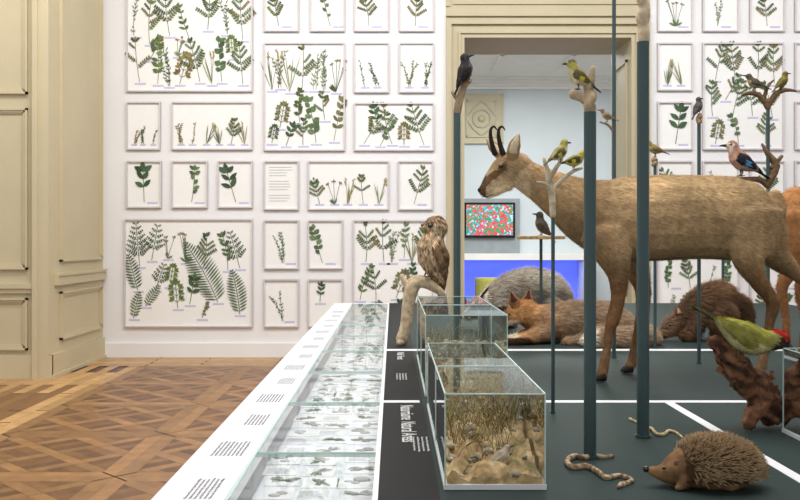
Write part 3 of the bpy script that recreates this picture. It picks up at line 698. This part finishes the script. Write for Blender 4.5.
quad('chamois',d,parts,.0066,cch,56000,.020,.0019,lambda p:(1,0,-.45) if p.z>TZ+.33 else (.1,0,-1),extra=chx,lift=.24,it=3,cv=.36,ears=ce)
# ROE DEER
d=4.6;c=mk(d);
parts=[[c(778,212,18,.06),c(790,214,28,.10),c(820,218,32,.12),c(880,220,32,.12),c(930,215,30,.10),c(955,195,20,.07),c(975,165,13,.05),c(988,140,12,.045)],
 [c(985,138,12,.045),c(1000,140,11,.04),c(1020,152,6,.025)],
 [c(795,215,24,.06,-.06),c(800,245,17,.05,-.08),c(792,268,9,.03,-.08),c(782,288,6,.02,-.08),c(786,315,4,.014,-.08),(gz(788,4.52,.02),.016,.018)],
 [c(800,215,24,.06,.06),c(812,245,17,.05,.08),c(808,268,9,.03,.08),c(800,288,6,.02,.08),c(804,315,4,.014,.08),(gz(806,4.68,.02),.016,.018)],
 [c(925,225,20,.05,-.06),c(928,260,11,.035,-.07),c(925,295,6,.02,-.07),(gz(925,4.53,.02),.016,.018)],
 [c(930,225,20,.05,.06),c(940,260,11,.035,.07),c(940,295,6,.02,.07),(gz(940,4.67,.02),.016,.018)]]
def cde(p):
    u=393+p.x/p.y*F; v=241+(CH-p.z)/p.y*F
    c0=mix(S(178,126,80),S(150,104,68),(v-190)/80)
    if u<786 and 232<v<262: c0=S(222,206,184)
    return c0
def dex(b):
    b.ball(W(1000,135,d-.042),.009,2,S(14,10,8)); b.ball(W(1023,152,d),(.012,.016,.010),1,S(30,24,22))
    for u,dd in((788,4.52),(806,4.68),(925,4.53),(940,4.67)): x=W(u,300,dd).x; b.tube([((x+.02,dd,TZ+.011),.012,.007),((x,dd,TZ+.018),.016,.016)],1,S(40,34,30),n=8)
quad('roe_deer',d,parts,.011,cde,14000,.022,.003,(-1,0,-.4),extra=dex,ears=[([c(984,132,4,.012,-.03),c(979,118,6,.012,-.05),c(974,104,1,.004,-.06)],S(150,104,66),S(200,180,150)),([c(988,132,4,.012,.03),c(986,118,6,.012,.05),c(985,103,1,.004,.06)],S(150,104,66),S(200,180,150))])
# FOX
d=4.85;c=mk(d)
parts=[[c(634,330,7,.05),c(620,324,14,.09),c(598,320,19,.11),c(572,321,20,.11),c(550,322,17,.10),c(535,318,13,.075),c(525,314,11,.06)],
 [c(529,311,10.5,.055),c(520,312,11.5,.062,-.02),c(512,316,8,.042,-.04),c(505,320,4.6,.025,-.06),c(499,323,3,.016,-.075)],
 [c(517,317,7,.066,-.02),c(513,319,4,.045,-.03)],
 [c(545,330,10,.05,-.06),c(530,337,6,.035,-.11),c(512,340,4,.025,-.14),c(502,341,4,.026,-.15)],
 [c(545,328,10,.05,.05),c(530,334,6,.035,.03),c(515,337,4,.025,.0)],
 [c(612,326,15,.07,-.05),c(596,334,10,.05,-.09),c(578,340,5,.035,-.12),c(565,342,4,.028,-.13)],
 [c(632,332,7,.04,-.02),c(645,335,9,.05,-.05),c(648,338,11,.06,-.12),c(630,339,12,.065,-.19),c(600,340,11,.055,-.22),c(582,342,4,.02,-.22)]]
def cfo(p):
    u=393+p.x/p.y*F; v=241+(CH-p.z)/p.y*F
    n=noise.noise(p*11)
    c0=mix(S(188,146,104),S(156,132,108),(u-530)/40.0+n*.8)
    if v<312 and u>545: c0=mix(c0,S(134,112,90),.5)
    if u<534 and v<330: c0=mix(S(190,146,98),S(182,130,82),(310-v)/12)
    if u<516 and v>319.5: c0=S(228,214,190)
    if u<507 and v<320: c0=S(160,116,78)
    if v>338 and u<530: c0=S(84,62,48)
    if p.y<d-.19 and u<596: c0=S(226,216,198)
    return mul(c0,1+.3*noise.noise(p*25))
def fox(b):
    b.ball(W(497.5,322,d-.085),(.011,.011,.009),1,S(20,16,16)); b.ball(W(509.5,314.5,d-.082),(.008,.006,.006),2,S(20,12,6)); b.ball(W(507,315,d-.02),(.008,.006,.006),2,S(20,12,6))
ce=[([c(517,307,5,.016,-.06),c(514,301,5.5,.014,-.065),c(511,292,.8,.003,-.07)],S(150,100,66),S(70,52,44)),([c(526,305,5,.016,.01),c(528,299,5.5,.014,.01),c(529,290,.8,.003,.01)],S(150,100,66),S(70,52,44))]
quad('red_fox',d,parts,.0075,cfo,30000,.034,.0032,lambda p:(1,.1,-.3),extra=fox,lift=.4,it=3,cv=.38,ears=ce)
# BADGER
d=5.65;c=mk(d)
parts=[[c(562,296,12,.09),c(550,291,19,.13),c(530,289,22,.15),c(512,292,20,.14),c(497,299,16,.11),c(486,305,12,.08)],[c(488,304,11,.075),c(478,309,9,.055),c(468,314,5,.03),c(463,317,3.5,.022)],
 [c(503,305,9,.05,-.1),c(501,318,7,.04,-.1),(gz(499,5.55,.025),.035,.045)],[c(550,302,10,.05,-.1),c(553,318,7,.04,-.1),(gz(552,5.55,.025),.035,.045)],
 [c(503,305,9,.05,.1),c(508,318,7,.04,.1),(gz(507,5.75,.025),.035,.045)],[c(556,302,10,.05,.1),c(559,318,7,.04,.1),(gz(559,5.75,.025),.035,.045)],[c(563,296,6,.03),c(572,304,5,.025),c(576,312,2,.01)]]
def cba(p):
    u=393+p.x/p.y*F; v=241+(CH-p.z)/p.y*F
    c0=mix(S(180,172,158),S(144,134,120),.5+noise.noise(p*14))
    if v>306 and u>490: c0=S(54,46,42)
    if u<488: c0=S(222,212,196) if (abs(p.y-d)<.018 or abs(p.y-d)>.05) else S(60,50,46)
    return c0
quad('badger',d,parts,.011,cba,16000,.045,.004,(1,0,-.4),extra=lambda b:b.ball(W(461,317,d),(.014,.016,.012),1,S(20,18,18)),lift=.3,cv=.4)
# MARTEN
d=4.95;c=mk(d)
parts=[[c(730,304,13,.06),c(720,300,19,.09),c(706,304,19,.09),c(693,313,15,.075),c(682,321,12,.06)],[c(684,320,11,.055),c(674,325,9.5,.05,-.02),c(665,331,5.5,.03,-.03),c(660,334,3.5,.018,-.04)],
 [c(697,318,9,.04,-.06),c(690,330,5.5,.028,-.07),(gz(684,4.88,.018),.028,.04)],[c(697,318,9,.04,.06),c(694,330,5.5,.028,.07),(gz(690,5.02,.018),.028,.04)],
 [c(724,310,14,.06,-.06),c(716,325,8,.04,-.08),c(724,332,5,.025,-.08),(gz(715,4.87,.018),.028,.05)],[c(724,310,14,.06,.06),c(722,325,8,.04,.08),(gz(722,5.03,.018),.028,.05)],
 [c(731,300,8,.04),c(740,304,9,.05,.02),c(742,318,10,.055,.04),c(736,330,8,.045,.06),c(728,334,4,.02,.08)]]
def cma(p):
    u=393+p.x/p.y*F
    c0=mix(S(120,90,66),S(84,64,50),.5+noise.noise(p*14))
    if u<672: c0=S(128,102,80)
    return c0
ce=[([c(681,318,4,.014,-.045),c(679,313,4,.012,-.05),c(678,308,1,.004,-.05)],S(90,66,50),S(170,150,120)),([c(683,317,4,.014,.02),c(682,312,4,.012,.02),c(682,307,1,.004,.02)],S(90,66,50),S(170,150,120))]
quad('pine_marten',d,parts,.0085,cma,18000,.045,.004,(1,0,-.5),extra=lambda b:(b.ball(W(658.5,333,d-.045),(.009,.011,.008),1,S(18,14,14)),b.ball(W(670,325,d-.06),.006,2,S(10,8,8))),lift=.35,cv=.4,ears=ce)
# HEDGEHOG
d=2.0;s=F/d
def hc(u,v,rv,rl,dy=0): return (W(u,v,d+dy),rl,rv/s)
parts=[[hc(752,470,12,.03),hc(742,467,22,.052),hc(722,464,27,.066),hc(700,464,26,.064),hc(683,468,19,.046),hc(670,472,13,.03)],[hc(676,472,14,.032),hc(666,473,10,.024),hc(656,472,6,.014),hc(649,470,3.5,.008)]]
for u,dy in((684,-.035),(690,.035),(735,-.04),(738,.04)):
    x=W(u,480,d+dy).x; parts.append([((x,d+dy,TZ+.03),.012,.012),((x-.004,d+dy,TZ+.012),.010,.011),((x-.016,d+dy,TZ+.006),.009,.006)])
xh=W(680,0,d).x
def che(p):
    if p.x<xh or p.z<TZ+.018: return mix(S(150,118,84),S(110,82,58),.5+noise.noise(p*40))
    return S(84,64,46)
V,Fc=remesh(parts,.0035,3); b=B()
V=[Vector((p.x,p.y,max(p.z,TZ+.001))) for p in V]
b.add(V,Fc,0,che,True)
fur(b,V,Fc,che,5000,.012,.0009,(1,0,-.3),lift=.3,mask=lambda p:p.x<xh+.01 or p.z<TZ+.03,floor=TZ+.001)
A=[];tot=0
for f in Fc: tot+=(V[f[1]]-V[f[0]]).cross(V[f[2]]-V[f[0]]).length; A.append(tot)
vs=[];fs=[];cs=[]
for _ in range(6500):
    f=Fc[min(bisect.bisect(A,random.random()*tot),len(Fc)-1)];p=V[f[0]].copy()
    if p.z<TZ+.022+.01*random.random() or p.x<xh+(.0 if p.z>TZ+.06 else .014): continue
    nn=(V[f[1]]-V[f[0]]).cross(V[f[2]]-V[f[0]]).normalized()
    dr=(nn*.8+Vector((.75,0,.05))+Vector([random.uniform(-.35,.35) for _ in range(3)])).normalized(); l=random.uniform(.014,.022)
    sd=dr.cross(Vector((.3,.9,.2))).normalized();s2=dr.cross(sd);w=.00075;q=p+dr*l*.65
    k=len(vs)
    for bs,ww in((p,w),(q,w)): vs+=[bs+sd*ww,bs-sd*ww*.5+s2*ww*.87,bs-sd*ww*.5-s2*ww*.87]
    e=p+dr*l; e.z=max(e.z,TZ+.002); vs.append(e)
    for j in range(3): fs.append((k+j,k+(j+1)%3,k+3+(j+1)%3,k+3+j)); fs.append((k+3+j,k+3+(j+1)%3,k+6))
    k1=random.uniform(.7,1.2);cs+=[mul(S(96,74,54),k1)]*3+[mul(S(196,168,130),k1)]*3+[mul(S(70,50,38),k1)]
b.add(vs,fs,1,cs)
b.ball(W(646,469,d),.0075,2,S(24,18,18)); b.ball(W(664,468,d-.021),.004,2,S(8,6,6))
for dy in(-.026,.026): b.ball(W(676,463,d+dy),(.005,.005,.008),0,S(130,100,74))
b.build('hedgehog',[FUR,MAT,EYE])
# SNAKES
def snake(name,pts,r,c1,c2):
    b=B();P=[];n=len(pts)
    for i,(u,v,h) in enumerate(pts):
        t=i/(n-1);rr=r*(.35+.65*math.sin(math.pi*min(1,.12+t*.8)))if i<n-1 else r*.6
        P.append((G(u,v,rr*.9+h),rr,rr*.85))
    hd=P[-1][0];pr=P[-2][0];t=(hd-pr).normalized()
    P[-1]=(hd,r*.75,r*.7);P.append((hd+t*r*2,r*1.15,r*.75));P.append((hd+t*r*4,r*.5,r*.45))
    b.tube(P,0,lambda p: c1 if noise.noise(p*90)>-.05 else c2,n=12,sub=8,lat=(0,0,1))
    b.ball(hd+t*r*2.8+Vector((0,0,r*.6)),r*.2,2,S(10,8,6))
    return b.build(name,[FUR,MAT,EYE])
snake('viper',[(613,457.5,0),(604,459,0),(594,458,0),(584,460,0),(574,459,0),(567,464,0),(573,470,0),(586,469,0),(597,474,0),(606,480,0),(620,478,0),(632,482,0),(624,486,0)],.0078,S(186,166,140),S(126,104,84))
snake('slow_worm',[(683,439,0),(676,434,0),(669,432.5,0),(664,436,0),(657,436,0),(651,430,0),(644,430,0),(638,424,0),(632,421,0)],.0055,S(196,180,144),S(160,142,108))
# ================= LIGHTS / WORLD / CAMERA
def area(name,loc,rot,sx,sy,pw,col=(1,.98,.955)):
    l=bpy.data.lights.new(name,'AREA'); l.shape='RECTANGLE'; l.size=sx;l.size_y=sy;l.energy=pw;l.color=col
    o=bpy.data.objects.new(name,l); o.location=loc;o.rotation_euler=rot; bpy.context.scene.collection.objects.link(o)
area('ceiling_lamp_table',(.8,3.2,5.0),(0,0,0),4,3.5,225)
area('ceiling_lamp_wall',(.5,5.8,5.0),(math.radians(42),0,0),9,.8,230)
area('ceiling_lamp_left',(-2,5.0,5.0),(0,math.radians(-15),0),1.5,3,40,(1,.95,.86))
area('ceiling_lamp_next_room',(2.4,13.5,4.2),(0,0,0),3,4,380,(.97,.99,1))
area('blue_lamp',(2.3,E-.25,.78),(0,0,0),2.4,.3,8,(.2,.3,1))
w=bpy.data.worlds.new('world'); bpy.context.scene.world=w; w.use_nodes=True
w.node_tree.nodes['Background'].inputs[0].default_value=(1,.99,.97,1); w.node_tree.nodes['Background'].inputs[1].default_value=.68
cam=bpy.data.cameras.new('camera'); cam.sensor_width=36; cam.lens=36*F/800; cam.shift_x=7/800; cam.shift_y=-9/800
co=bpy.data.objects.new('camera',cam); co.location=(0,0,CH); co.rotation_euler=(math.pi/2,0,0); bpy.context.scene.collection.objects.link(co)
sc=bpy.context.scene; sc.camera=co
sc.view_settings.view_transform='Standard'
